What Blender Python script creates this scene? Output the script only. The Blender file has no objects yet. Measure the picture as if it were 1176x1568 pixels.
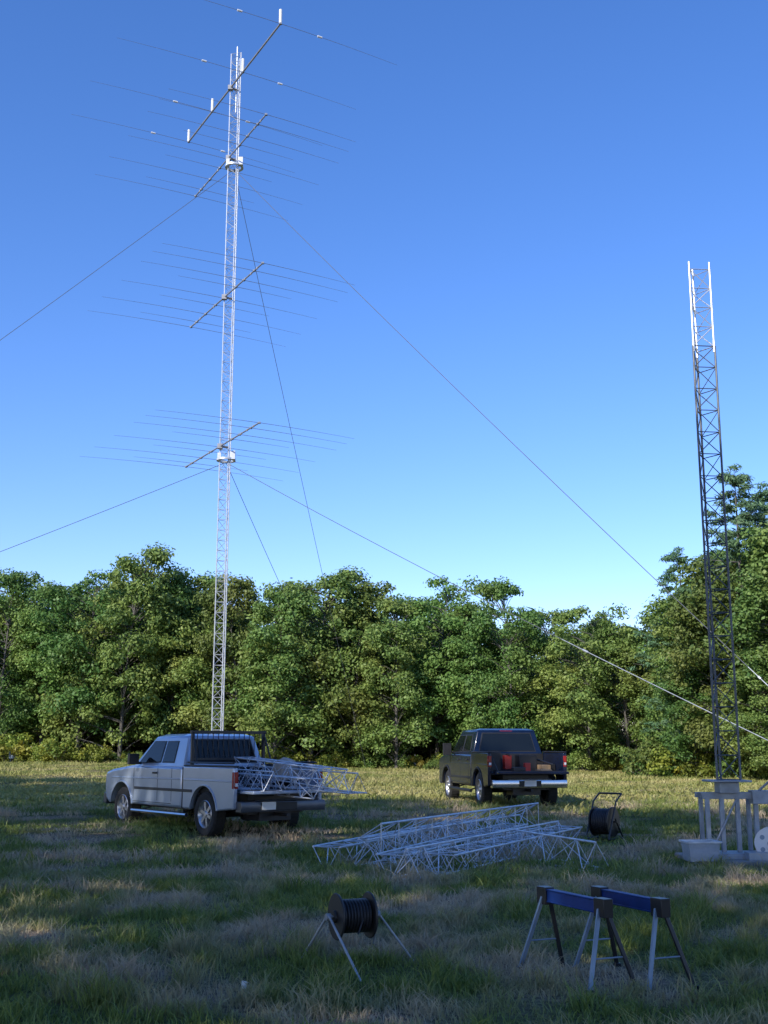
import bpy, math, random
import numpy as np
from mathutils import Vector, Matrix, Euler
R = math.radians
random.seed(7)
scene = bpy.context.scene
COL = scene.collection

# ------------------------------------------------------------------ terrain
def S(t):
    t = max(0.0, min(1.0, t)); return t*t*(3-2*t)
def tz(x, y):
    return 0.25*S((y-20)/10) + 0.42*S((y-35)/45)*S((5-x)/25)

# ------------------------------------------------------------------ materials
def new_mat(name):
    m = bpy.data.materials.new(name); m.use_nodes = True
    nt = m.node_tree
    return m, nt, nt.nodes['Principled BSDF']
def mat(name, col, rough=0.5, metal=0.0, var=0.15, scale=6.0, bump=0.0, coat=0.0, spec=0.5):
    m, nt, b = new_mat(name)
    geo = nt.nodes.new('ShaderNodeTexCoord')
    nz = nt.nodes.new('ShaderNodeTexNoise'); nz.inputs['Scale'].default_value = scale; nz.inputs['Detail'].default_value = 6
    nt.links.new(geo.outputs['Object'], nz.inputs['Vector'])
    cr = nt.nodes.new('ShaderNodeValToRGB')
    cr.color_ramp.elements[0].position = 0.3; cr.color_ramp.elements[1].position = 0.7
    cr.color_ramp.elements[0].color = [c*(1-var) for c in col] + [1]
    cr.color_ramp.elements[1].color = [min(1, c*(1+var)) for c in col] + [1]
    nt.links.new(nz.outputs['Fac'], cr.inputs['Fac'])
    nt.links.new(cr.outputs['Color'], b.inputs['Base Color'])
    b.inputs['Roughness'].default_value = rough
    b.inputs['Metallic'].default_value = metal
    b.inputs['Coat Weight'].default_value = coat
    b.inputs['Coat Roughness'].default_value = 0.05
    b.inputs['Specular IOR Level'].default_value = spec
    if bump:
        bp = nt.nodes.new('ShaderNodeBump'); bp.inputs['Strength'].default_value = bump
        nt.links.new(nz.outputs['Fac'], bp.inputs['Height']); nt.links.new(bp.outputs['Normal'], b.inputs['Normal'])
    return m

M_GALV = mat('galvanized_steel', (0.62,0.64,0.66), 0.42, 0.45, 0.15, 9)
M_GALV2 = mat('weathered_galvanized_steel', (0.58,0.61,0.65), 0.40, 0.4, 0.2, 9)
M_FRAME = mat('frame_steel', (0.32,0.35,0.39), 0.42, 0.3, 0.2, 7)
M_STEEL_SHADED = mat('shaded_dull_steel', (0.14,0.15,0.16), 0.5, 0.4, 0.2, 9)  # dark steel with tree shade put into the colour
M_ALU = mat('aluminium', (0.72,0.73,0.74), 0.38, 0.5, 0.1, 9)
M_WIRE = mat('wire_steel', (0.10,0.11,0.13), 0.6, 0.1)
M_ELEM = mat('antenna_tube', (0.22,0.24,0.28), 0.45, 0.3)
M_BOOM = mat('antenna_boom', (0.28,0.28,0.29), 0.5, 0.3)
M_WHITE = mat('white_plastic', (0.75,0.75,0.74), 0.5, 0, 0.05)
M_BLACK = mat('black_plastic', (0.018,0.018,0.02), 0.5, 0, 0.2)
M_BLACKMETAL = mat('black_metal', (0.02,0.02,0.022), 0.35, 0.1, 0.2)
M_RUB = mat('tire_rubber', (0.022,0.022,0.022), 0.85, 0, 0.25, 20, 0.2)
M_RIM = mat('wheel_rim', (0.5,0.5,0.52), 0.3, 0.8, 0.1)
M_CHROME = mat('chrome', (0.6,0.6,0.62), 0.18, 0.95, 0.05)
M_DCHROME = mat('dark_bumper', (0.10,0.11,0.13), 0.3, 0.6, 0.1)
M_PAINTW = mat('silver_white_paint', (0.37,0.44,0.56), 0.28, 0.45, 0.05, 3, 0, 0.7)
M_PAINTB = mat('navy_paint', (0.004,0.010,0.032), 0.2, 0.0, 0.2, 3, 0, 0.35, 0.25)
M_GLASS = mat('dark_glass', (0.008,0.011,0.013), 0.04, 0, 0.1, 3, 0, 0.0, 0.35)
M_RED = mat('red_lens', (0.30,0.010,0.008), 0.2, 0, 0.15)
M_REDP = mat('red_plastic', (0.42,0.03,0.02), 0.45, 0, 0.15)
M_ORANGE = mat('tan_wood', (0.36,0.24,0.13), 0.7, 0, 0.25)
M_BLUE = mat('blue_beam', (0.006,0.036,0.19), 0.45, 0.0, 0.2, 6, 0, 0, 0.3)
M_GREYBLUE = mat('grey_blue_steel', (0.20,0.27,0.36), 0.4, 0.3, 0.15)
M_CABLE = mat('cable_black', (0.02,0.02,0.024), 0.45, 0, 0.3, 30, 0.3)
M_CONC = mat('concrete', (0.24,0.23,0.21), 0.9, 0, 0.2, 5, 0.3)
M_TARP = mat('tarp', (0.40,0.34,0.28), 0.8, 0, 0.2, 5, 0.4)
M_BARK = mat('bark', (0.12,0.11,0.095), 0.9, 0, 0.35, 5, 0.6)

def m_translucent_plastic():
    m, nt, b = new_mat('clear_bin_plastic')
    nz = nt.nodes.new('ShaderNodeTexNoise'); nz.inputs['Scale'].default_value = 8
    cr = nt.nodes.new('ShaderNodeValToRGB')
    cr.color_ramp.elements[0].color = (0.36,0.39,0.43,1); cr.color_ramp.elements[1].color = (0.55,0.58,0.62,1)
    nt.links.new(nz.outputs['Fac'], cr.inputs['Fac']); nt.links.new(cr.outputs['Color'], b.inputs['Base Color'])
    b.inputs['Roughness'].default_value = 0.25
    b.inputs['Alpha'].default_value = 0.6
    return m
M_BIN = m_translucent_plastic()

def leaf_mat(name, dark, light, yellow, transl=0.3, ns=0.35, lo=0.48, hi=0.75, amt=0.75, hue=(0.475,0.53), val=(0.68,1.2)):
    m = bpy.data.materials.new(name); m.use_nodes = True
    nt = m.node_tree; nt.nodes.clear(); N = nt.nodes.new; L = nt.links.new
    out = N('ShaderNodeOutputMaterial')
    geo = N('ShaderNodeNewGeometry'); oi = N('ShaderNodeObjectInfo')
    ramp = N('ShaderNodeValToRGB')
    ramp.color_ramp.elements[0].color = (*dark,1); ramp.color_ramp.elements[1].color = (*light,1)
    L(geo.outputs['Random Per Island'], ramp.inputs['Fac'])
    nz = N('ShaderNodeTexNoise'); nz.inputs['Scale'].default_value = ns; nz.inputs['Detail'].default_value = 5
    L(geo.outputs['Position'], nz.inputs['Vector'])
    mr = N('ShaderNodeMapRange'); mr.inputs[1].default_value=lo; mr.inputs[2].default_value=hi; mr.inputs[3].default_value=0; mr.inputs[4].default_value=amt
    L(nz.outputs['Fac'], mr.inputs[0])
    mx = N('ShaderNodeMix'); mx.data_type='RGBA'
    L(mr.outputs[0], mx.inputs['Factor']); L(ramp.outputs['Color'], mx.inputs[6]); mx.inputs[7].default_value=(*yellow,1)
    hsv = N('ShaderNodeHueSaturation')
    a = N('ShaderNodeMapRange'); a.inputs[3].default_value=hue[0]; a.inputs[4].default_value=hue[1]
    L(oi.outputs['Random'], a.inputs[0]); L(a.outputs[0], hsv.inputs['Hue'])
    v = N('ShaderNodeMapRange'); v.inputs[3].default_value=val[0]; v.inputs[4].default_value=val[1]
    ml = N('ShaderNodeMath'); ml.operation='MULTIPLY'; ml.inputs[1].default_value=7.31
    fr = N('ShaderNodeMath'); fr.operation='FRACT'
    L(oi.outputs['Random'], ml.inputs[0]); L(ml.outputs[0], fr.inputs[0]); L(fr.outputs[0], v.inputs[0]); L(v.outputs[0], hsv.inputs['Value'])
    L(mx.outputs[2], hsv.inputs['Color'])
    pb = N('ShaderNodeBsdfPrincipled'); pb.inputs['Roughness'].default_value=0.5; pb.inputs['Specular IOR Level'].default_value=0.3
    L(hsv.outputs['Color'], pb.inputs['Base Color'])
    tr = N('ShaderNodeBsdfTranslucent'); L(hsv.outputs['Color'], tr.inputs['Color'])
    ms = N('ShaderNodeMixShader'); ms.inputs[0].default_value=transl
    L(pb.outputs[0], ms.inputs[1]); L(tr.outputs[0], ms.inputs[2]); L(ms.outputs[0], out.inputs['Surface'])
    return m
M_LEAF = leaf_mat('deciduous_leaves', (0.10,0.185,0.042), (0.25,0.35,0.085), (0.35,0.37,0.09), 0.3, 0.25, .5, .75, .7, (.475,.53), (.72,1.22))
M_PINE = leaf_mat('pine_needles', (0.07,0.13,0.06), (0.17,0.28,0.13), (0.19,0.27,0.12), 0.15)
M_WEED = leaf_mat('weed_leaves', (0.15,0.21,0.03), (0.29,0.34,0.06), (0.54,0.40,0.06), 0.3, 0.6)
M_GRASS = leaf_mat('grass_blades', (0.13,0.18,0.035), (0.29,0.34,0.085), (0.56,0.44,0.30), 0.25, 0.6, .455, .585, .94, (.495,.505), (.92,1.08))
M_FIELD = leaf_mat('mown_field_grass', (0.18,0.21,0.045), (0.34,0.36,0.095), (0.54,0.46,0.19), 0.25, 0.25, .40, .64, .85, (.495,.505), (.95,1.05))

# ------------------------------------------------------------------ mesh builder
class MB:
    def __init__(s): s.v=[]; s.f=[]; s.m=[]
    def add(s, vs, fs, m=0):
        o=len(s.v); s.v += [tuple(v) for v in vs]
        for f in fs: s.f.append([i+o for i in f]); s.m.append(m)
    def box(s, c, d, m=0, rot=None):
        vs=[]
        for x in (-.5,.5):
            for y in (-.5,.5):
                for z in (-.5,.5):
                    p=Vector((x*d[0],y*d[1],z*d[2]))
                    if rot is not None: p = rot @ p
                    vs.append(p+Vector(c))
        s.add(vs,[(0,1,3,2),(4,6,7,5),(0,4,5,1),(2,3,7,6),(0,2,6,4),(1,5,7,3)],m)
    def tube(s, p0, p1, r0, r1=None, n=6, m=0, caps=True):
        r1 = r0 if r1 is None else r1
        p0=Vector(p0); p1=Vector(p1); d=(p1-p0)
        if d.length<1e-6: return
        d.normalize(); a=Vector((0,0,1)) if abs(d.z)<.9 else Vector((1,0,0))
        u=d.cross(a).normalized(); w=d.cross(u)
        vs=[]
        for p,r in ((p0,r0),(p1,r1)):
            for i in range(n):
                t=2*math.pi*i/n; vs.append(p+u*(r*math.cos(t))+w*(r*math.sin(t)))
        fs=[(i,(i+1)%n,n+(i+1)%n,n+i) for i in range(n)]
        if caps: fs += [tuple(range(n))[::-1], tuple(range(n,2*n))]
        s.add(vs,fs,m)
    def prism(s, poly, a0, a1, m=0, plane='xz'):
        n=len(poly); vs=[]
        for a in (a0,a1):
            for p in poly:
                if plane=='xz': vs.append((p[0],a,p[1]))
                elif plane=='yz': vs.append((a,p[0],p[1]))
                else: vs.append((p[0],p[1],a))
        fs=[tuple(range(n)), tuple(range(n,2*n))[::-1]]+[(i,n+i,n+(i+1)%n,(i+1)%n) for i in range(n)]
        s.add(vs,fs,m)
    def lathe(s, prof, c, ax=(0,1,0), n=28, m=0):
        c=Vector(c); d=Vector(ax).normalized(); a=Vector((0,0,1)) if abs(d.z)<.9 else Vector((1,0,0))
        u=d.cross(a).normalized(); w=d.cross(u); vs=[]; k=len(prof)
        for i in range(n):
            t=2*math.pi*i/n; e=u*math.cos(t)+w*math.sin(t)
            for r,h in prof: vs.append(c+e*r+d*h)
        fs=[]
        for i in range(n):
            j=(i+1)%n
            for q in range(k-1): fs.append((i*k+q,i*k+q+1,j*k+q+1,j*k+q))
        s.add(vs,fs,m)
    def build(s, name, mats, parent=None, bevel=0, seg=2, smooth=True, ang=35):
        me=bpy.data.meshes.new(name); me.from_pydata(s.v,[],s.f)
        for m in mats: me.materials.append(m)
        me.polygons.foreach_set('material_index', s.m)
        import bmesh
        bm=bmesh.new(); bm.from_mesh(me); bmesh.ops.recalc_face_normals(bm,faces=bm.faces); bm.to_mesh(me); bm.free()
        if smooth:
            me.shade_smooth(); me.set_sharp_from_angle(angle=R(ang))
        o=bpy.data.objects.new(name,me); COL.objects.link(o)
        if parent: o.parent=parent
        if bevel:
            b=o.modifiers.new('bevel','BEVEL'); b.width=bevel; b.segments=seg; b.limit_method='ANGLE'; b.angle_limit=R(30)
        return o
def empty(name, loc=(0,0,0), rotz=0):
    o=bpy.data.objects.new(name,None); COL.objects.link(o); o.location=loc; o.rotation_euler=(0,0,rotz); o.empty_display_size=0.3
    return o

def lattice(mb, p0, p1, face, bay, rl, rb, roll=0.0, m=0, n=6, horiz=True):
    p0=Vector(p0); p1=Vector(p1); d=p1-p0; L=d.length; d.normalize()
    a=Vector((0,0,1)) if abs(d.z)<.9 else Vector((0,1,0))
    u=d.cross(a).normalized(); w=d.cross(u)
    rc=face/math.sqrt(3); legs=[]
    for k in range(3):
        t=roll+2*math.pi*k/3; legs.append(u*(rc*math.cos(t))+w*(rc*math.sin(t)))
    for q in legs: mb.tube(p0+q,p1+q,rl,rl,n,m)
    nb=max(1,round(L/bay)); st=L/nb
    for k in range(3):
        A=legs[k]; B=legs[(k+1)%3]
        for i in range(nb):
            s0=p0+d*(i*st); s1=p0+d*((i+1)*st)
            if (i%2)==0: mb.tube(s0+A,s1+B,rb,rb,4,m,False)
            else: mb.tube(s0+B,s1+A,rb,rb,4,m,False)
            if horiz: mb.tube(s0+A,s0+B,rb,rb,4,m,False)
        mb.tube(p1+A,p1+B,rb,rb,4,m,False)
    return legs

# ------------------------------------------------------------------ ground
def build_ground():
    xs=np.concatenate([np.linspace(-1500,-120,12),np.linspace(-110,110,75),np.linspace(120,1500,12)])
    ys=np.concatenate([np.linspace(-1500,-60,10),np.linspace(-50,150,90),np.linspace(170,1500,12)])
    vs=[(float(x),float(y),tz(x,y)) for y in ys for x in xs]
    nx=len(xs); fs=[(j*nx+i,j*nx+i+1,(j+1)*nx+i+1,(j+1)*nx+i) for j in range(len(ys)-1) for i in range(nx-1)]
    me=bpy.data.meshes.new('ground'); me.from_pydata(vs,[],fs); me.shade_smooth()
    m,nt,b=new_mat('meadow_soil'); N=nt.nodes.new; L=nt.links.new
    g=N('ShaderNodeNewGeometry')
    n1=N('ShaderNodeTexNoise'); n1.inputs['Scale'].default_value=0.6; n1.inputs['Detail'].default_value=5
    n2=N('ShaderNodeTexNoise'); n2.inputs['Scale'].default_value=14; n2.inputs['Detail'].default_value=8
    L(g.outputs['Position'],n1.inputs['Vector']); L(g.outputs['Position'],n2.inputs['Vector'])
    r1=N('ShaderNodeValToRGB'); r1.color_ramp.elements[0].position=.44; r1.color_ramp.elements[1].position=.585
    r1.color_ramp.elements[0].color=(0.14,0.15,0.05,1); r1.color_ramp.elements[1].color=(0.34,0.25,0.17,1)
    r2=N('ShaderNodeValToRGB'); r2.color_ramp.elements[0].position=.3; r2.color_ramp.elements[1].position=.7
    r2.color_ramp.elements[0].color=(0.35,0.35,0.35,1); r2.color_ramp.elements[1].color=(1.25,1.25,1.2,1)
    L(n1.outputs['Fac'],r1.inputs['Fac']); L(n2.outputs['Fac'],r2.inputs['Fac'])
    mx=N('ShaderNodeMix'); mx.data_type='RGBA'; mx.blend_type='MULTIPLY'; mx.inputs['Factor'].default_value=1
    L(r1.outputs['Color'],mx.inputs[6]); L(r2.outputs['Color'],mx.inputs[7]); L(mx.outputs[2],b.inputs['Base Color'])
    b.inputs['Roughness'].default_value=1; b.inputs['Specular IOR Level'].default_value=0.1
    bp=N('ShaderNodeBump'); bp.inputs['Strength'].default_value=0.8; bp.inputs['Distance'].default_value=0.05
    L(n2.outputs['Fac'],bp.inputs['Height']); L(bp.outputs['Normal'],b.inputs['Normal'])
    me.materials.append(m); o=bpy.data.objects.new('ground',me); COL.objects.link(o)
build_ground()

# ------------------------------------------------------------------ numpy mesh helper
def np_mesh(name, V, F, mats, midx=None):
    me=bpy.data.meshes.new(name)
    me.vertices.add(len(V)); me.vertices.foreach_set('co', V.astype(np.float32).ravel())
    tot=sum(f.size for f in F); np_=sum(len(f) for f in F)
    me.loops.add(tot); me.polygons.add(np_)
    me.loops.foreach_set('vertex_index', np.concatenate([f.ravel() for f in F]).astype(np.int32))
    starts=[]; o=0
    for f in F:
        k=f.shape[1]; starts.append(o+np.arange(len(f))*k); o+=f.size
    me.polygons.foreach_set('loop_start', np.concatenate(starts).astype(np.int32))
    for m in mats: me.materials.append(m)
    if midx is not None: me.polygons.foreach_set('material_index', midx.astype(np.int32))
    me.update(calc_edges=True); me.validate()
    return me

def grass_patch(name, size, n, wid, hmin, hmax, seed, tufts=60, material=None):
    rng=np.random.default_rng(seed)
    tc=rng.uniform(-size/2,size/2,(tufts,2)); ti=rng.integers(0,tufts,n); near=rng.random(n)<0.4
    p=np.where(near[:,None], tc[ti]+rng.normal(0,size*0.025,(n,2)), rng.uniform(-size/2,size/2,(n,2)))
    th=rng.uniform(0.3,1.0,tufts)**2
    h=rng.uniform(hmin,hmax,n)*np.where(near, 0.6+1.5*th[ti], 0.6)
    a=rng.uniform(0,2*np.pi,n); lean=rng.uniform(0.1,1.5,n)*h
    la=rng.uniform(0,2*np.pi,n); w=wid*rng.uniform(.5,1.2,n)
    dx=np.cos(a)*w/2; dy=np.sin(a)*w/2; lx=np.cos(la)*lean; ly=np.sin(la)*lean
    z0=np.zeros(n)-0.01
    b0=np.stack([p[:,0]-dx,p[:,1]-dy,z0],1); b1=np.stack([p[:,0]+dx,p[:,1]+dy,z0],1)
    m0=np.stack([p[:,0]-dx*.8+lx*.35,p[:,1]-dy*.8+ly*.35,h*.6],1); m1=np.stack([p[:,0]+dx*.8+lx*.35,p[:,1]+dy*.8+ly*.35,h*.6],1)
    t=np.stack([p[:,0]+lx,p[:,1]+ly,h*.98],1)
    V=np.stack([b0,b1,m1,m0,t],1).reshape(-1,3)
    i=np.arange(n)*5
    q=np.stack([i,i+1,i+2,i+3],1); tr=np.stack([i+3,i+2,i+4],1)
    return np_mesh(name,V,[q,tr],[material or M_GRASS])
gp=empty('grass')
near=[grass_patch('grass_near_%d'%k,2.5,6500,0.009,0.04,0.12,k,40) for k in range(4)]
mid=[grass_patch('grass_mid_%d'%k,5.0,9000,0.018,0.04,0.12,10+k,70) for k in range(3)]
far=[grass_patch('grass_far_%d'%k,11.0,9000,0.05,0.04,0.12,20+k,110,M_FIELD) for k in range(2)]
def lay(meshes,y0,y1,step,margin,xoff=0):
    y=y0
    while y<y1:
        half=margin+0.36*y; x=-half
        while x<half:
            o=bpy.data.objects.new('grass_patch',random.choice(meshes)); COL.objects.link(o); o.parent=gp
            px=x+random.uniform(-.2,.2); py=y+random.uniform(-.2,.2)
            o.location=(px,py,tz(px,py)); o.rotation_euler=(0,0,random.uniform(0,6.28)); s=random.uniform(.75,1.25); o.scale=(1.05,1.05,s)
            x+=step
        y+=step
lay(near,5.5,17,2.0,2.5)
lay(mid,17.5,30,4.0,5)
lay(far,33,96,9.0,9)

# ------------------------------------------------------------------ trees
def leaves_np(rng, centers, radii, per, size, flat, upb, aspect=0.6):
    P=[];NN=[]
    for c,r in zip(centers,radii):
        n=int(per*rng.uniform(.7,1.3)*(r**1.5))
        d=rng.normal(size=(n,3)); d/=np.linalg.norm(d,axis=1)[:,None]
        rad=r*rng.random(n)**0.45*rng.uniform(.75,1.15,n)
        p=d*rad[:,None]; p[:,2]*=flat
        p[:,2]-=0.12*(p[:,0]**2+p[:,1]**2)/max(r,.1)
        P.append(p+c); nn=d*0.8+rng.normal(size=(n,3))*0.5; nn[:,2]+=upb; NN.append(nn)
    P=np.concatenate(P);NN=np.concatenate(NN);NN/=np.linalg.norm(NN,axis=1)[:,None]
    n=len(P); r=rng.normal(size=(n,3)); U=np.cross(NN,r); U/=np.linalg.norm(U,axis=1)[:,None]; W=np.cross(NN,U)
    s=(size*rng.uniform(.6,1.3,n))[:,None]/2
    V=np.stack([P-U*s,P+W*s*aspect,P+U*s,P-W*s*aspect],1).reshape(-1,3)
    return V
def finish_tree(name, wood, LV, leafm):
    wv=np.array([tuple(v) for v in wood.v],dtype=float); quads=np.array([f for f in wood.f if len(f)==4])
    o=len(wv); n=len(LV)//4; lf=np.arange(n*4).reshape(-1,4)+o
    V=np.concatenate([wv,LV]); mi=np.concatenate([np.zeros(len(quads)),np.ones(n)])
    return np_mesh(name,V,[quads,lf],[M_BARK,leafm],mi)

def decid(name, seed, H=12, lo=.12, RR=3.0, ncl=75, per=150, size=.26, clr=(.7,1.35), peak=.45):
    rng=np.random.default_rng(seed); wood=MB()
    pts=[Vector((0,0,-.2))]; bx,by=rng.normal(0,.25,2)
    for i in range(1,7):
        t=i/6; pts.append(Vector((bx*t*t*H/6,by*t*t*H/6,H*.88*t)))
    r0=H*0.012
    for i in range(6): wood.tube(pts[i],pts[i+1],r0*(1-.15*i),r0*(1-.15*(i+1)),7,0,False)
    C=[];Rd=[]
    lob=rng.uniform(0,6.28,4); la=rng.uniform(.1,.28,4)
    for k in range(ncl):
        h=lo+(1-lo)*rng.random()**.85*0.97
        tt=(h-peak)/(1.03-peak) if h>peak else (peak-h)/(peak-lo+.28)
        rr=RR*math.sqrt(max(0.02,1-tt*tt))
        a=rng.uniform(0,6.28)
        rr*=1+sum(la[j]*math.sin((j+1)*a+lob[j]+h*4) for j in range(4))
        f=rng.uniform(.35,1)**.5
        x=math.cos(a)*rr*f; y=math.sin(a)*rr*f
        c=np.array([x+bx*h*h*H/6,y+by*h*h*H/6,h*H-.4]); cr=rng.uniform(*clr)*(1-.35*max(0,h-.6))
        C.append(c);Rd.append(cr)
        th=max(.05,h-rng.uniform(.06,.2)); j=min(5,int(th/.88*6)); q=pts[j].lerp(pts[j+1],min(1,th/.88*6-j))
        e=Vector(c)-Vector((0,0,.15*cr)); e=q.lerp(e,.85)
        m=q.lerp(e,.5)+Vector((0,0,.12)); rb=.022*H/12*rng.uniform(.7,1.4)
        wood.tube(q,m,rb*1.4,rb,4,0,False); wood.tube(m,e,rb,rb*.3,4,0,False)
    LV=leaves_np(rng,C,Rd,per,size,.6,.45)
    return finish_tree(name,wood,LV,M_LEAF)
DEC=[decid('deciduous_%d'%i,100+i,12,[.14,.12,.18,.22,.08,.17][i],[2.5,2.9,2.2,3.0,2.7,2.4][i],[95,105,90,100,100,92][i],250,.215,(.55,1.25),[.5,.42,.55,.6,.38,.5][i]) for i in range(6)]
SHD=[decid('tall_tree_%d'%i,200+i,20,.33,4.0,68,63,.5,(.9,1.9),.62) for i in range(2)]

def pine(name, seed, H=16, RR=3.2):
    rng=np.random.default_rng(seed); wood=MB()
    for i in range(6): wood.tube((0,0,H*i/6-.1),(0,0,H*(i+1)/6),.2*(1-i/6.3),.2*(1-(i+1)/6.3),7,0,False)
    C=[];Rd=[];z=1.5
    while z<H-.3:
        t=z/H; L=RR*(1-t)**.55*rng.uniform(.8,1.15) if t>.3 else RR*.8
        nb=rng.integers(4,6); a0=rng.uniform(0,6.28)
        for b in range(nb):
            if rng.random()<.12: continue
            a=a0+b*6.28/nb+rng.normal(0,.2); l=L*rng.uniform(.6,1.2)
            up=rng.uniform(.05,.35); tip=Vector((math.cos(a)*l,math.sin(a)*l,z+l*up))
            wood.tube((0,0,z),tip,.05*(1-t)+.015,.012,4,0,False)
            k=max(2,int(l/.42))
            for q in range(1,k+1):
                f=q/k
                if f<.3 and l>1.2: continue
                c=Vector((0,0,z)).lerp(tip,f)+Vector(rng.normal(0,.14,3)); C.append(np.array(c)); Rd.append(rng.uniform(.3,.52))
        z+=rng.uniform(.55,.85)
    C.append(np.array((0,0,H)));Rd.append(.4)
    LV=leaves_np(rng,C,Rd,330,.30,.5,.3,.22)
    return finish_tree(name,wood,LV,M_PINE)
PINES=[pine('pine_%d'%i,300+i) for i in range(2)]

def shrub(name, seed, leafm, size=.16):
    rng=np.random.default_rng(seed); wood=MB()
    C=[];Rd=[]
    for k in range(16):
        a=rng.uniform(0,6.28); r=rng.random()*1.3; c=np.array([math.cos(a)*r,math.sin(a)*r,rng.uniform(.25,1.5)*(1-.35*r/1.3)])
        C.append(c);Rd.append(rng.uniform(.3,.55)); wood.tube((c[0]*.3,c[1]*.3,-.05),Vector(c),.02,.008,4,0,False)
    return finish_tree(name,wood,leaves_np(rng,C,Rd,450,size,.8,.5),leafm)
SHR=[shrub('shrub_%d'%i,400+i,M_WEED if i<2 else M_LEAF) for i in range(4)]

def inst(me, name, x, y, h, base, parent=None, wide=1.0):
    o=bpy.data.objects.new(name,me); COL.objects.link(o); s=h/base
    o.location=(x,y,tz(x,y)-.05); o.rotation_euler=(0,0,random.uniform(0,6.28)); o.scale=(s*wide,s*wide,s)
    if parent: o.parent=parent
    return o
forest=empty('forest_treeline')
front=[(-36,88,14.5),(-31.5,86,13.6),(-27.6,86,14.2),(-24.6,85,12.4),(-21.6,84,14.1),(-18.3,83,15.4),(-15.2,83,14.4),
 (-12.6,84,11.7),(-10.0,82,13.6),(-7.2,80,12.6),(-4.9,81,13.9),(-2.0,80,13.0),(.8,79,11.6),(3.6,79,13.5),(6.0,78,11.6),(8.3,77,12.6),
 (10.6,76,10.9),(12.8,76,10.6),(15.2,75,9.9),(17.2,72,10.3)]
for x,y,h in front: inst(random.choice(DEC),'forest_tree',x,y+random.uniform(-2.5,1.5),h,11.9,forest,random.uniform(.85,1.1))
for row,(dy,dh,st) in enumerate([(5,-.6,3.6),(11,-.8,4.2),(18,-1.0,4.5)]):
    x=-44
    while x<34:
        yy=(86-.14*(x+36) if x<20 else 66)+dy; hb=np.interp(x,[-44,-16,-10,4,16,30],[14,14.6,13,12.6,10.6,13])
        inst(random.choice(DEC),'forest_tree',x+random.uniform(-.8,.8),yy+random.uniform(-1,1),hb+dh+random.uniform(-1.2,.4)+dy*.05,11.9,forest,1.1); x+=st
right=[(17.2,63,11.2),(15.9,60,10.2),(18.2,57,12.0),(16.2,55.5,9.3),(19.6,54,12.0),(22.3,53,12.6),(18.2,52,9.8),(21.0,50,10.6),(24.5,51,14.0),(27.5,50,14),(30,48,14),(24,46,11),
       (19.5,60,12.4),(22.5,60,13.4),(26,59,14.5),(30,56,14),(21,67,13),(26,67,14),(15.2,57.6,6.5),(17.0,52.0,6),(19.6,49.5,6),(33,44,14),(28,44,12),(22.6,47.0,6.5)]
for x,y,h in right: inst(random.choice(DEC),'forest_tree',x,y,h,11.9,forest,random.uniform(1.0,1.2))
for x,y,h in [(17.7,57.0,15.4),(19.6,58.5,14.8),(15.6,60.5,11.8)]: inst(random.choice(PINES),'pine_tree',x,y,h,16,None,1.15)
ug=empty('undergrowth')
x=-38
while x<17:
    y=84.0-.14*(x+36)-random.uniform(0,4)
    k = random.random()
    inst(SHR[random.randint(0,1)] if k<.6 or x<-20 else SHR[random.randint(2,3)],'undergrowth_shrub',x,y,random.uniform(.7,2.0) if x>-20 else random.uniform(1.0,2.6),1.7,ug,1.0)
    x+=random.uniform(.6,1.3)
for dy in (13,21):
    x=-46
    while x<36:
        inst(SHR[random.randint(2,3)],'undergrowth_shrub',x,(86-.14*(x+36) if x<20 else 66)+dy,random.uniform(3.2,4.6),1.7,ug,1.1); x+=2.6
for i in range(46):
    t=random.random(); x=13.5+t*12; y=60-t*14+random.uniform(-1,2); inst(SHR[random.randint(1,3)],'undergrowth_shrub',x,y,random.uniform(.7,2.2),1.7,ug)
sh=empty('shade_tree_row')
for x,y,h in [(14,-12,19),(8,-10,20),(2,-9,20),(-4.5,-7,22.5),(-8.5,-4.5,22),(-12.5,-1.5,21.5),(-16.5,1.5,21),(-20,5,20.5),(-24,9,21.5),(-28,13.5,20),(-31,17,22),(-35,22,22),(-39,26,21),(-43,31,22),(-47,36,21)]:
    inst(random.choice(SHD),'shade_tree',x,y,h,19.8,sh,1.0)

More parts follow.
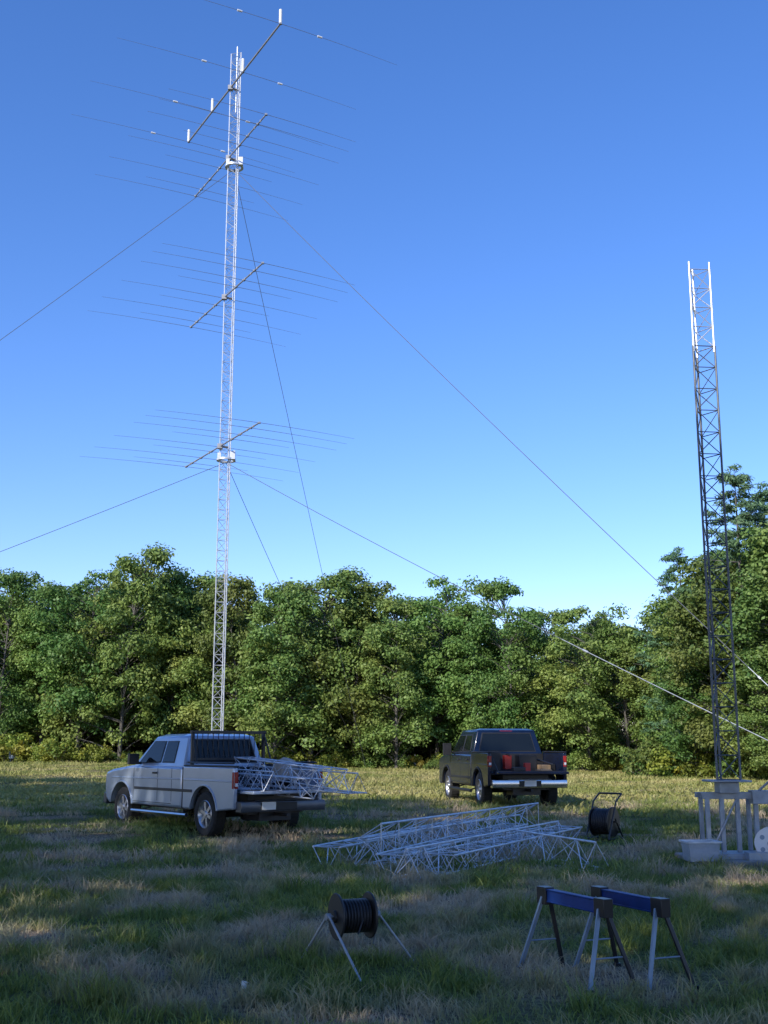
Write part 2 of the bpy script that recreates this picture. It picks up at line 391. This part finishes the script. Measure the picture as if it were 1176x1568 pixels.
# ------------------------------------------------------------------ tall radio tower
TX,TY=-6.5,46.3; tb=tz(TX,TY)
tower=empty('radio_tower')
mb=MB(); lattice(mb,(TX,TY,tb),(TX,TY,31.8),.46,.42,.024,.011,.3)
mb.build('lattice_mast',[M_GALV],tower)
mb=MB(); mb.tube((TX,TY,29),(TX,TY,32.2),.03,.03,8); mb.box((TX,TY,tb),(1,1,.3))
mb.tube((TX+.12,TY-.2,tb),(TX+.12,TY-.2,30),.022,.022,6)
mb.build('mast_pipe',[M_GALV],tower)
BD=Vector((.49,-.87,0)).normalized(); ED=Vector((.87,.49,0)).normalized()
def yagi(name,z,half,elems,coil=False,r=.030,off=.28):
    e=empty(name); e.parent=tower
    c=Vector((TX,TY,z))-ED*off
    b=MB(); b.tube(c-BD*half,c+BD*half,r,r,8)
    b.tube(c-ED*.1,c+ED*(off+.1),.05,.05,6); b.box(c+Vector((0,0,0)),(.2,.2,.2))
    if not coil:
        for t in (-.85,-.7,-.55,-.3,.3,.55,.7,.85): b.box(c+BD*half*t,(.055,.055,.09))
    b.build('boom',[M_BOOM],e)
    m=MB(); w=MB()
    for pos,hl in elems:
        p=c+BD*pos
        for sgn in (-1,1):
            prev=p; N=6
            for i in range(1,N+1):
                t=i/N; q=p+ED*(sgn*hl*t)+Vector((0,0,-.13*(t**2)*(hl/5)**2))
                m.tube(prev,q,.0110*(1-.55*(i-1)/N),.0110*(1-.55*i/N),5); prev=q
            if coil:
                cc=p+ED*(sgn*1.75)-Vector((0,0,.02)); w.tube(cc-ED*.10,cc+ED*.10,.042,.042,8)
        m.box(p,(.10,.10,.07))
        if coil: w.tube(p+Vector((0,0,.02)),p+Vector((0,0,.62)),.065,.065,10)
    m.build('elements',[M_ELEM],e)
    if coil: w.build('coils_and_housings',[M_WHITE],e)
yagi('yagi_top',30.1,5.35,[(-5.3,5.6),(-2.2,5.6),(1.4,5.5),(5.3,5.4)],True,.040)
for i,z in enumerate((26.75,20.35,13.85)):
    yagi('yagi_lower',z,4.1,[(-4.05,4.7),(-3.3,2.6),(-2.2,4.6),(-1.0,2.5),(-.1,4.4),(1.3,2.5),(2.1,4.3),(3.2,4.2),(4.05,4.1)])
mb=MB()
for z in (26.4,13.3):
    mb.lathe([(.30,-.04),(.40,-.04),(.40,.04),(.30,.04),(.30,-.04)],(TX,TY,z),(0,0,1),20)
    mb.box((TX+.3,TY-.2,z+.15),(.2,.2,.35)); mb.box((TX-.25,TY-.2,z+.1),(.14,.14,.3))
mb.build('rotator_rings',[M_GALV],tower)
mb=MB()
anch=[(12.0,28.4),(-1.1,71),(-34,40)]
for ax,ay in anch:
    az=tz(ax,ay)+.3
    for z in (26.3,13.2):
        p0=Vector((TX,TY,z)); p1=Vector((ax,ay,az)); N=14; prev=p0
        for i in range(1,N+1):
            t=i/N; q=p0.lerp(p1,t)+Vector((0,0,-4*.22*t*(1-t))); mb.tube(prev,q,.012,.012,5,0,False); prev=q
mb.build('guy_wires',[M_WIRE],tower)
mb=MB()
p1=Vector((12.0,28.4,tz(12,28.4)+.3))
for z,fr in ((26.3,.13),(13.2,.36)):
    p0=Vector((TX,TY,z))
    sg=lambda t: p1.lerp(p0,t)+Vector((0,0,-4*.22*t*(1-t)))
    N=14
    for i in range(N): mb.tube(sg(fr*i/N),sg(fr*(i+1)/N),.0128,.0128,6)
    mb.tube(sg(fr*.90),sg(fr*.92),.035,.035,8)
    d=(p0-p1).normalized(); mb.tube(p1,p1+d*.8,.03,.03,6)
mb.box(p1-Vector((0,0,.2)),(.3,.3,.6))
mb.build('guy_grips',[M_FRAME],tower)

# ------------------------------------------------------------------ shorter tower on tilt base
t2=empty('lattice_tower')
X2,Y2=5.27,18.3
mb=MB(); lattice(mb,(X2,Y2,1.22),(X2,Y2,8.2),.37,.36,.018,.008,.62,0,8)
mb.build('tower_lower_sections',[M_STEEL_SHADED],t2)  # split at the sunlit line; dark steel colour here includes painted shade
mb=MB(); lg=lattice(mb,(X2,Y2,8.2),(X2,Y2,9.55),.35,.36,.017,.008,.62,0,8)
for q in lg: mb.tube(Vector((X2,Y2,9.5))+q,Vector((X2,Y2,9.68))+q,.014,.014,6)
for q in lg: mb.tube(Vector((X2,Y2,8.1))+q,Vector((X2,Y2,8.3))+q,.022,.022,8)
mb.build('tower_top_section',[M_ALU],t2)
mb=MB()
mb.box((X2,Y2,1.2),(.62,.55,.03)); mb.box((X2,Y2,1.1),(.3,.3,.16)); mb.box((X2+.1,Y2,.98),(1.0,.10,.10)); mb.box((X2+.1,Y2+.35,.98),(1.0,.08,.08))
for dx in (-.32,-.1,.14,.42):
    mb.box((X2+dx,Y2-.02,.49),(.065,.065,.96)); 
for dx in (-.32,.42): mb.box((X2+dx,Y2+.35,.49),(.06,.06,.96))
mb.box((X2+.05,Y2,.12),(1.1,.6,.05)); mb.box((X2+.5,Y2-.02,.96),(.3,.22,.2))
mb.tube((X2+.45,Y2-.1,1.05),(X2+.62,Y2-.2,1.22),.02,.02,6)
mb.tube((X2-.3,Y2-.06,.15),(X2+.12,Y2-.06,.93),.018,.018,6)
mb.box((X2+.05,Y2-.25,.06),(.9,.14,.12)); mb.box((X2+.3,Y2-.4,.1),(.35,.25,.16))
mb.build('tilt_base_frame',[M_FRAME],t2,.006)
mb=MB()
mb.lathe([(.02,-.06),(.24,-.06),(.24,-.045),(.1,-.04),(.1,.04),(.24,.045),(.24,.06),(.02,.06)],(X2+.52,Y2-.35,.3),(.4,.9,0),26)
mb.lathe([(.0,-.075),(.05,-.075),(.05,.0)],(X2+.52,Y2-.35,.3),(.4,.9,0),16,1)
for i in range(5):
    a=i*1.257; u=Vector((.9,-.4,0)).normalized(); mb.tube(Vector((X2+.52,Y2-.35,.3))+(u*math.cos(a)+Vector((0,0,math.sin(a))))*.15-Vector((.4,.9,0))*.068,Vector((X2+.52,Y2-.35,.3))+(u*math.cos(a)+Vector((0,0,math.sin(a))))*.15-Vector((.4,.9,0))*.06,.035,.035,12,1)
mb.build('winch_drum',[M_WHITE,M_GREYBLUE],t2)
mb=MB(); mb.box((X2+.3,Y2+.1,.03),(1.9,1.5,.08)); mb.build('concrete_pad',[M_CONC],t2,.02)
binp=empty('storage_bin',(4.66,17.7,.075),.1)
mb=MB()
def taper_box(mb,w,d,h,w2,d2,m=0):
    vs=[(-w/2,-d/2,0),(w/2,-d/2,0),(w/2,d/2,0),(-w/2,d/2,0),(-w2/2,-d2/2,h),(w2/2,-d2/2,h),(w2/2,d2/2,h),(-w2/2,d2/2,h)]
    mb.add(vs,[(3,2,1,0),(0,1,5,4),(1,2,6,5),(2,3,7,6),(3,0,4,7)],m)
taper_box(mb,.42,.30,.26,.47,.35)
mb.build('bin_body',[M_BIN],binp)
mb=MB()
for s in (-1,1):
    mb.box((0,s*.18,.27),(.52,.03,.03)); mb.box((s*.245,0,.27),(.03,.33,.03))
mb.box((-.05,0,.08),(.25,.2,.12),0)
mb.build('bin_rim',[M_GALV2],binp,.005)

# ------------------------------------------------------------------ pile of tower sections
pile=empty('tower_section_pile')
def tri(a,b,za,zb,roll,face=.44,bay=.52,name='tower_section'):
    m=MB(); pa=Vector((a[0],a[1],za+tz(*a))); pb=Vector((b[0],b[1],zb+tz(*b)))
    lattice(m,pa,pb,face,bay,.016,.0075,roll,0,8); m.build(name,[M_GALV2],pile)
tri((-.85,17.7),(1.65,23.2),.14,.14,R(90))
tri((-.25,17.3),(2.3,22.8),.14,.14,R(30))
tri((.10,16.4),(2.45,22.2),.14,.16,R(90))
tri((.30,15.9),(3.1,21.3),.13,.15,R(30))
tri((-.15,17.4),(2.75,22.2),.40,.44,R(60))
tri((.75,16.5),(3.4,21.9),.14,.14,R(92))
tri((2.05,19.6),(2.98,16.9),.14,.14,R(30))

# ------------------------------------------------------------------ pickup trucks
def arc(cx,cz,r,a0,a1,n=14):
    return [(cx+r*math.cos(R(a0+(a1-a0)*i/n)),cz+r*math.sin(R(a0+(a1-a0)*i/n))) for i in range(n+1)]
def pickup(name, pos, psi, paint, P):
    root=empty(name,(pos[0],pos[1],tz(*pos)),R(90)+psi)
    W=P['hw']; ra=P['ra']; fa=P['fa']; wr=P['wr']; L=P['L']; bl=P['bed']; belt=P['belt']; rail=P['rail']; roof=P['roof']; hood=P['hood']
    AR=wr+.10; rock=.50; cz=wr; th=math.degrees(math.asin((rock-cz)/AR))
    poly=[(bl+.04,rock)]+arc(fa,cz,AR,180-th,th)+[(L-.18,rock),(L-.05,.60),(L,.78),(L,hood-.16),(L-.06,hood-.07),(L-.35,hood-.01),(P['cowl'],belt+.01),(bl+.04,belt)]
    b=MB(); b.prism(poly,-W,W); b.build('cab_body',[paint],root,.06,5)
    polyb=[(.08,rock+.05)]+arc(ra,cz,AR,180-th,th)+[(bl,rock),(bl,rail),(.08,rail)]
    b=MB(); b.prism(polyb,W-.09,W); b.prism(polyb,-W,-W+.09)
    b.build('bed_sides',[paint],root,.03,4)
    b=MB()
    for s in (-1,1):
        b.prism([(.16,1.03),(.16,1.06),(bl-.03,1.07),(bl-.03,1.04)],s*(W-.01),s*(W+.008))
        b.prism([(bl+.10,1.04),(bl+.10,1.07),(L-.35,1.05),(L-.35,1.02)],s*(W-.01),s*(W+.008))
    b.build('body_crease',[paint],root,.007,3)
    b=MB(); b.box(((bl+.1)/2,0,.83),(bl-.14,2*W-.19,.05)); b.box((bl-.05,0,(rail+.8)/2),(.05,2*W-.19,rail-.86))
    for s in (-1,1): b.box((ra,s*(W-.2),.95),(.95,.2,.2))
    for i in range(12): b.box((bl/2,-.66+.12*i,.862),(bl-.2,.04,.012))
    b.build('bed_liner',[M_BLACK],root,.01)
    b=MB()
    for s in (-1,1): b.box((bl/2+.02,s*(W-.05),rail+.012),(bl-.1,.1,.03))
    b.build('bed_rail_caps',[M_BLACK],root,.008)
    z0=belt-.02; z1=roof-.05; wy0=W-.05; wy1=W-.23; xr0=bl+.07; xr1=bl+.20; xf0=P['cowl']+.02; xf1=P['rf']
    vs=[(xr0,-wy0,z0),(xf0,-wy0,z0),(xf0,wy0,z0),(xr0,wy0,z0),(xr1,-wy1,z1),(xf1,-wy1,z1),(xf1,wy1,z1),(xr1,wy1,z1),
        (xr1+.15,-wy1+.15,roof),(xf1-.2,-wy1+.15,roof),(xf1-.2,wy1-.15,roof),(xr1+.15,wy1-.15,roof)]
    b=MB(); b.add(vs,[(0,3,2,1),(0,1,5,4),(1,2,6,5),(2,3,7,6),(3,0,4,7),(4,5,9,8),(5,6,10,9),(6,7,11,10),(7,4,8,11),(8,9,10,11)])
    b.build('cab_greenhouse',[paint],root,.035,3)
    def ys(z): return wy0+(wy1-wy0)*(z-z0)/(z1-z0)
    nl=Vector((0,(z1-z0),(wy0-wy1))).normalized()
    def side(polyxz,off,mm,nm):
        b=MB()
        for s in (-1,1):
            o=[]; 
            for q in (off,off-.02):
                for x,z in polyxz: o.append((x,s*(ys(z)+nl.y*q),z+nl.z*q))
            n=len(polyxz); b.add(o,[tuple(range(n)),tuple(range(n,2*n))[::-1]]+[(i,(i+1)%n,n+(i+1)%n,n+i) for i in range(n)])
        b.build(nm,[mm],root,.004)
    for k,wp in enumerate(P['win']):
        side(wp,.010,M_GLASS,'side_window')
        cx=sum(p[0] for p in wp)/len(wp); czz=sum(p[1] for p in wp)/len(wp)
        side([(cx+(p[0]-cx)*1.06+(.012 if p[0]>cx else -.012),czz+(p[1]-czz)*1.10) for p in wp],.004,M_BLACK,'window_seal')
    def endface(xa,xb,za,zb,polyyz,off,mm,nm):
        nrm=Vector((zb-za,0,-(xb-xa))).normalized()
        if nrm.x*(1 if xa>3 else -1)<0: nrm=-nrm
        b=MB(); o=[]
        for q in (off,off-.02):
            for y,z in polyyz: o.append((xa+(xb-xa)*(z-za)/(zb-za)+nrm.x*q,y,z+nrm.z*q))
        n=len(polyyz); b.add(o,[tuple(range(n)),tuple(range(n,2*n))[::-1]]+[(i,(i+1)%n,n+(i+1)%n,n+i) for i in range(n)])
        b.build(nm,[mm],root,.004)
    zl=belt+.10; zh=roof-.13
    endface(xr0,xr1,z0,z1,[(-.74,zl),(.74,zl),(.63,zh),(-.63,zh)],.010,M_GLASS,'rear_window')
    endface(xr0,xr1,z0,z1,[(-.77,zl-.03),(.77,zl-.03),(.655,zh+.025),(-.655,zh+.025)],.004,M_BLACK,'rear_window_seal')
    endface(xf0,xf1,z0,z1,[(-.84,belt+.04),(.84,belt+.04),(.68,zh+.02),(-.68,zh+.02)],.008,M_GLASS,'windshield')
    b=MB(); b.box((xr1+.03,0,roof-.075),(.06,.34,.04)); b.build('high_brake_light',[M_RED],root,.006)
    b=MB(); b.box((L/2,0,.62),(L-.5,1.15,.36)); b.box((fa,0,.85),(1.2,1.3,.3)); b.tube((ra,-.8,wr),(ra,.8,wr),.07,.07,8); b.lathe([(.01,-.17),(.14,-.1),(.16,0),(.14,.1),(.01,.17)],(ra,0,wr),(0,1,0),12)
    b.tube((.15,-.55,.5),(1.0,-.55,.5),.035,.035,8); b.box((.5,0,.42),(.6,.7,.2)); 
    b.build('chassis',[M_BLACKMETAL],root)
    b=MB()
    for ax in (ra,fa):
        for s in (-1,1):
            A=arc(ax,cz,AR+.005,180-th,th,16); Bp=arc(ax,cz,AR+P['lip'],180-th,th,16)
            b.prism(A+Bp[::-1],s*(W-.04),s*(W+.018))
    b.build('arch_lips',[P['lipmat']],root,.006)
    for ax,nm in ((ra,'rear'),(fa,'front')):
        for s in (-1,1):
            y=s*(W-.16); w=.135
            b=MB(); prof=[(wr*.60,-w*.85),(wr*.8,-w),(wr*.93,-w*.95),(wr,-w*.7),(wr,w*.7),(wr*.93,w*.95),(wr*.8,w),(wr*.60,w*.85)]
            b.lathe(prof,(ax,y,wr),(0,1,0),36,0)
            for i in range(36):
                t=2*math.pi*i/36; rot=Matrix.Rotation(-t,3,'Y'); 
                b.box((ax+math.cos(t)*wr,y,wr+math.sin(t)*wr),(.012,w*1.5,.03),0,rot)
            b.lathe([(wr*.63,s*w*.86),(wr*.60,s*w*.95),(wr*.56,s*w*.8),(wr*.50,s*w*.3)],(ax,y,wr),(0,1,0),32,1)
            b.lathe([(.0,s*w*.25),(wr*.6,s*w*.25)],(ax,y,wr),(0,1,0),24,2)
            b.lathe([(.0,s*w*.9),(.05,s*w*.9),(.07,s*w*.7),(.09,s*w*.25)],(ax,y,wr),(0,1,0),16,1)
            for i in range(P['spk']):
                t=2*math.pi*i/P['spk']+.3; rot=Matrix.Rotation(-t,3,'Y')
                b.box((ax+math.cos(t)*wr*.32,y+s*w*.55,wr+math.sin(t)*wr*.32),(wr*.5,.05,.065),1,rot)
            b.build('wheel_'+nm,[M_RUB,P['rim'],M_BLACKMETAL],root)
    b=MB(); b.prism([(-.10,.50),(-.12,.60),(-.10,.69),(.10,.69),(.10,.50)],-W+.06,W-.06); b.box((-.02,0,.705),(.14,1.1,.02))
    b.build('rear_bumper',[P['bump']],root,.02,3)
    b=MB(); b.box((-.127,0,.60),(.01,.55,.14)); b.tube((-.25,0,.44),(.2,0,.44),.035,.035,6); b.build('bumper_insert',[M_BLACK],root,.005)
    b=MB(); b.box((-.135,P['plate'],.61),(.006,.30,.14)); b.build('licence_plate',[M_WHITE],root)
    b=MB(); b.prism([(L-.03,.45),(L+.1,.48),(L+.12,.62),(L+.08,.70),(L-.03,.70)],-W+.03,W-.03); b.build('front_bumper',[M_DCHROME],root,.02,3)
    b=MB(); b.box((L+.005,0,.9),(.02,1.1,.24)); 
    b.build('grille',[M_BLACK],root,.01)
    b=MB()
    for s in (-1,1): b.box((L-.03,s*(W-.17),.9),(.1,.28,.2))
    b.build('headlights',[M_WHITE],root,.03,3)
    b=MB(); b.box((-.19,0,.86),(.5,2*W-.24,.06)); b.build('tailgate',[paint],root,.015,3)
    b=MB(); b.box((-.19,0,.898),(.44,2*W-.34,.012))
    for s in (-1,1): b.tube((.1,s*(W-.12),rail-.12),(-.38,s*(W-.14),.89),.006,.006,5)
    b.build('tailgate_liner',[M_BLACKMETAL],root)
    b=MB()
    for s in (-1,1):
        b.box((.075,s*(W-.05),(P['tl'][0]+P['tl'][1])/2),(.03,.075,P['tl'][1]-P['tl'][0])); b.box((.11,s*(W+.001),(P['tl'][0]+P['tl'][1])/2),(.06,.012,P['tl'][1]-P['tl'][0]))
    b.build('tail_lights',[M_RED],root,.008)
    b=MB()
    for s in (-1,1): b.box((.058,s*(W-.05),P['tl'][0]+.07),(.01,.06,.06))
    b.build('reverse_lights',[M_WHITE],root,.004)
    b=MB(); c=MB()
    for s in (-1,1):
        y=s*(W+.0005)
        for x in P['seams']: b.box((x,y,(belt+rock)/2+.04),(.012,.006,belt-rock-.14))
        b.box(((P['seams'][0]+P['seams'][-1])/2,y,rock+.07),(P['seams'][-1]-P['seams'][0],.006,.012))
        b.box((bl+.02,s*(W-.03),(belt+rock)/2),(.03,.05,belt-rock))
        b.box((L/2+.1,s*(W+.004),P['mould']),(fa-ra-2*AR-.05,.014,.055) )
        for x in P['handles']: b.box((x,s*(W+.02),belt-.13),(.16,.035,.035))
        c.tube((ra+AR+.1,s*(W+.02),.38),(fa-AR-.08,s*(W+.02),.38),.04,.04,8)
        for x in (ra+AR+.4,fa-AR-.4): c.tube((x,s*(W+.02),.38),(x,s*(W-.3),.47),.02,.02,6)
        b.box((P['mir'],s*(W+.14),belt+.14),(.10,.22,P['mirh']),0); b.tube((P['mir'],s*(W-.05),belt+.05),(P['mir'],s*(W+.1),belt+.08),.03,.03,6)
    b.build('door_trim_and_mirrors',[M_BLACK],root,.004)
    c.build('side_steps',[M_CHROME if P['chromestep'] else M_BLACKMETAL],root)
    b=MB(); b.prism([(P['cowl']-.02,belt+.0),(L-.5,hood+.012),(L-.5,hood-.03),(P['cowl']-.02,belt-.03)],-.45,.45); b.build('hood_bulge',[paint],root,.02,3)
    return root

PA=dict(hw=.985,ra=1.22,fa=4.86,wr=.42,L=5.72,bed=2.08,belt=1.29,rail=1.31,roof=1.94,hood=1.22,cowl=4.42,rf=3.72,
  win=[[(2.62,1.38),(3.12,1.38),(3.12,1.78),(2.66,1.78)],[(3.22,1.38),(4.18,1.35),(3.72,1.78),(3.22,1.78)]],
  seams=[2.55,3.17,4.28],handles=[3.28],mould=.84,mir=4.05,mirh=.22,lip=.035,lipmat=M_PAINTW,spk=6,rim=M_RIM,tl=(.92,1.22),plate=.35,chromestep=True,bump=M_DCHROME)
tA=pickup('pickup_truck',(-1.93,22.4),R(37.3),M_PAINTW,PA)
PB=dict(hw=1.0,ra=1.16,fa=4.74,wr=.42,L=5.75,bed=1.80,belt=1.28,rail=1.34,roof=1.95,hood=1.24,cowl=4.35,rf=3.75,
  win=[[(2.22,1.38),(2.98,1.37),(2.98,1.78),(2.36,1.78)],[(3.08,1.37),(4.12,1.34),(3.74,1.78),(3.08,1.78)]],
  seams=[2.1,3.03,4.22],handles=[2.2,3.15],mould=.70,mir=4.0,mirh=.32,lip=.05,lipmat=M_BLACK,spk=5,rim=M_RIM,tl=(1.0,1.26),plate=0,chromestep=False,bump=M_CHROME)
tB=pickup('pickup_truck',(3.53,28.96),R(9.5),M_PAINTB,PB)
mb=MB()
for (y,z,x0,x1,ro,dz) in [(-.50,1.02,-1.75,1.9,30,.04),(.0,1.02,-1.1,1.9,92,.03),(.5,1.02,-.5,1.9,30,.02),(-.25,1.26,-1.5,1.8,90,.10)]:
    lattice(mb,(x0,y,z-dz),(x1,y+random.uniform(-.05,.05),z+dz),.40,.45,.014,.007,R(ro),0,8)
mb.build('loaded_tower_sections',[M_GALV2],tA)
mb=MB()
for s in (-1,1):
    mb.box((2.02,s*.82,1.64),(.06,.06,.66)); mb.tube((2.0,s*.92,1.38),(.2,s*.92,1.38),.02,.02,6)
    mb.tube((2.02,s*.82,1.97),(1.75,s*.86,1.36),.02,.02,6)
mb.box((2.02,0,1.97),(.06,1.74,.06)); mb.box((2.02,0,1.44),(.04,1.64,.05))
for i in range(13): mb.box((2.02,-.72+.12*i,1.70),(.014,.014,.52))
mb.build('headache_rack',[M_BLACKMETAL],tA,.004)
mb=MB(); mb.lathe([(.0,.16),(.10,.13),(.22,.06),(.28,-.06),(.26,-.3)],(1.0,-.70,1.32),(0.15,0.1,1),9); mb.build('covered_bundle',[M_TARP],tA)
mb=MB(); mb.box((1.0,.26,1.10),(.2,.18,.34),0); mb.box((.95,.26,1.29),(.2,.05,.04),1); mb.box((.3,-.05,.99),(.16,.14,.2),0); mb.box((.6,-.55,.98),(.6,.22,.12),2); mb.box((-.1,-.35,.92),(.3,.3,.03),2,Matrix.Rotation(.3,3,'Z')); mb.box((1.3,.6,1.12),(.5,.4,.46),1); mb.box((.9,-.2,1.08),(.4,.45,.4),1); mb.box((-.15,.3,.95),(.25,.3,.09),1)
mb.tube((1.4,-.5,1.2),(.1,-.65,1.05),.025,.025,8,1)
mb.build('bed_cargo',[M_REDP,M_BLACK,M_ORANGE,M_WHITE],tB,.02)

# ------------------------------------------------------------------ cable reel on leg stand
def coil_lathe(mb,c,ax,r0,r1,w,m):
    prof=[(.02,-w)]; n=9
    for i in range(n):
        z=-w+2*w*(i+.5)/n; prof += [(r1-.008,z-w/n*.9),(r1+.006,z-w*.3/n),(r1+.006,z+w*.3/n),(r1-.008,z+w/n*.9)]
    prof.append((.02,w)); mb.lathe(prof,c,ax,28,m)
reel=empty('cable_reel')
c=Vector((-.25,9.75,.38)); ax=Vector((.92,.39,0)).normalized()
mb=MB(); coil_lathe(mb,c,ax,.05,.125,.12,0)
for s in (-1,1):
    q=c+ax*(s*.14); mb.lathe([(.0,-.009),(.175,-.009),(.18,0),(.175,.009),(.0,.009)],q,ax,32,1)
    mb.lathe([(.0,s*.012),(.05,s*.012),(.045,s*.03),(.0,s*.03)],q,ax,20,1)
mb.tube(c+ax*.12+Vector((0,-.1,.06)),c+ax*.05+Vector((0,-.16,-.12)),.008,.008,6,0)
mb.build('spool',[M_CABLE,M_BLACK],reel)
mb=MB(); 
aL=c-ax*.21; aR=c+ax*.21
mb.tube(aL,aR,.011,.011,8)
for a,feet in ((aL,[(-.68,10.0,0),(-.17,9.1,0)]),(aR,[(.24,9.95,0),(-.1,10.5,0)])):
    for f in feet: mb.tube(a+Vector((0,0,.02)),Vector(f),.010,.010,8)
    mb.lathe([(0,-.02),(.028,-.02),(.028,.02),(0,.02)],a,ax,14)
mb.build('stand_legs',[M_FRAME],reel)
r2=empty('cable_reel_cart')
c=Vector((4.1,22.3,.32+tz(4.1,22.3))); ax=Vector((.8,-.6,0)).normalized()
mb=MB(); coil_lathe(mb,c,ax,.1,.23,.16,0)
for s in (-1,1): mb.lathe([(0,-.01),(.27,-.01),(.27,.01),(0,.01)],c+ax*(s*.18),ax,28,1)
f=Vector((.6,.8,0))
for s in (-1,1):
    q=c+ax*(s*.23); mb.tube(q-f*.3-Vector((0,0,.3)),q+f*.05+Vector((0,0,.36)),.016,.016,8,1); mb.tube(q+f*.3-Vector((0,0,.3)),q+Vector((0,0,.05)),.016,.016,8,1)
    mb.tube(q+f*.05+Vector((0,0,.36)),q+f*.3+Vector((0,0,.5)),.016,.016,8,1); mb.tube(q-f*.3-Vector((0,0,.3)),q+f*.35-Vector((0,0,.3)),.016,.016,8,1)
mb.tube(c-ax*.23+f*.3+Vector((0,0,.5)),c+ax*.23+f*.3+Vector((0,0,.5)),.018,.018,8,1)
mb.tube(c-ax*.25,c+ax*.25,.014,.014,8,1)
mb.build('cart_and_spool',[M_CABLE,M_BLACKMETAL],r2)

# ------------------------------------------------------------------ sawhorses
def sawhorse(a,b,top):
    root=empty('sawhorse'); a=Vector((*a,0)); b=Vector((*b,0)); d=(b-a).normalized(); n=Vector((d.y,-d.x,0)); L=(b-a).length
    rot=Matrix((d,n,Vector((0,0,1)))).transposed()
    mid=(a+b)/2
    m=MB(); m.box(mid+Vector((0,0,top-.045)),(L,.05,.09),0,rot); m.box(mid+Vector((0,0,top-.002)),(L+.01,.066,.012),0,rot)
    m.box(mid+Vector((0,0,top-.09)),(L,.062,.012),0,rot)
    m.build('beam',[M_BLUE],root,.006)
    m=MB()
    for e,sg in ((a,1),(b,-1)):
        base=e+d*(sg*.06)
        m.box(base+Vector((0,0,top-.05)),(.13,.082,.13),1,rot)
        base=e+d*(sg*.07)
        feet=[]
        for s in (-1,1):
            p0=base+n*(s*.03)+Vector((0,0,top-.06)); p1=base+n*(s*.20)-d*(sg*.10)+Vector((0,0,.0)); feet.append((p0,p1))
            z=(p1-p0).normalized(); x=n; yv=z.cross(x).normalized(); x=yv.cross(z)
            rr=Matrix((x,yv,z)).transposed(); m.box((p0+p1)/2,(.032,.02,(p1-p0).length),1 if s<0 else 0,rr)
            m.box(p1+Vector((0,0,.012)),(.05,.04,.03),1,rot)
        q0=feet[0][0].lerp(feet[0][1],.6); q1=feet[1][0].lerp(feet[1][1],.6); m.tube(q0,q1,.007,.007,6,0)
    m.build('legs',[M_GREYBLUE,M_BLACKMETAL],root,.003)
sawhorse((1.25,9.62),(1.62,8.78),.61)
sawhorse((1.68,9.62),(2.04,8.80),.61)
mb=MB(); mb.lathe([(0,0),(.018,0),(.024,.05),(.022,.05),(.016,.004),(0,.004)],(-1.0,8.75,.02),(.2,.1,1),16); mb.build('paper_cup',[M_WHITE])
ub=empty('utility_box',(-25.0,80,tz(-25.0,80)))
mb=MB(); mb.box((0,0,.5),(.6,.4,.4)); mb.box((0,0,.73),(.68,.48,.05)); 
for s in (-1,1): mb.box((s*.22,0,.15),(.06,.06,.34))
mb.build('cabinet',[M_GREYBLUE],ub,.02)

# ------------------------------------------------------------------ light
az=math.atan2(-.60,-.80); el=R(31)
w=bpy.data.worlds.new('World'); scene.world=w; w.use_nodes=True; nt=w.node_tree
bg=nt.nodes['Background']; sky=nt.nodes.new('ShaderNodeTexSky'); sky.sky_type='NISHITA'; sky.sun_disc=False
sky.sun_elevation=el; sky.sun_rotation=az%(2*math.pi); sky.air_density=1.0; sky.dust_density=0.2; sky.ozone_density=3.0; sky.altitude=100
hs=nt.nodes.new('ShaderNodeHueSaturation'); hs.inputs['Saturation'].default_value=1.22; hs.inputs['Value'].default_value=1.36
mx=nt.nodes.new('ShaderNodeMix'); mx.data_type='RGBA'; mx.blend_type='MULTIPLY'; mx.inputs['Factor'].default_value=1; mx.inputs[7].default_value=(1.0,.92,1.16,1)
nt.links.new(sky.outputs[0],hs.inputs['Color']); nt.links.new(hs.outputs[0],mx.inputs[6]); nt.links.new(mx.outputs[2],bg.inputs[0]); bg.inputs[1].default_value=0.15
sd=bpy.data.lights.new('sun','SUN'); sd.energy=5.0; sd.angle=R(.5); sd.color=(1,.95,.87)
so=bpy.data.objects.new('sun',sd); COL.objects.link(so)
dirv=Vector((math.sin(az)*math.cos(el),math.cos(az)*math.cos(el),math.sin(el)))
so.rotation_euler=dirv.to_track_quat('Z','Y').to_euler(); so.location=dirv*60
# ------------------------------------------------------------------ camera
cd=bpy.data.cameras.new('camera'); cam=bpy.data.objects.new('camera',cd); COL.objects.link(cam)
cd.sensor_fit='VERTICAL'; cd.sensor_height=36; cd.lens=1774/1568*36; cd.clip_end=5000; cd.clip_start=.1
cam.location=(0,0,1.7); cam.rotation_euler=(R(90+11.5),0,0); scene.camera=cam
scene.view_settings.view_transform='Standard'; scene.view_settings.look='None'; scene.view_settings.exposure=0
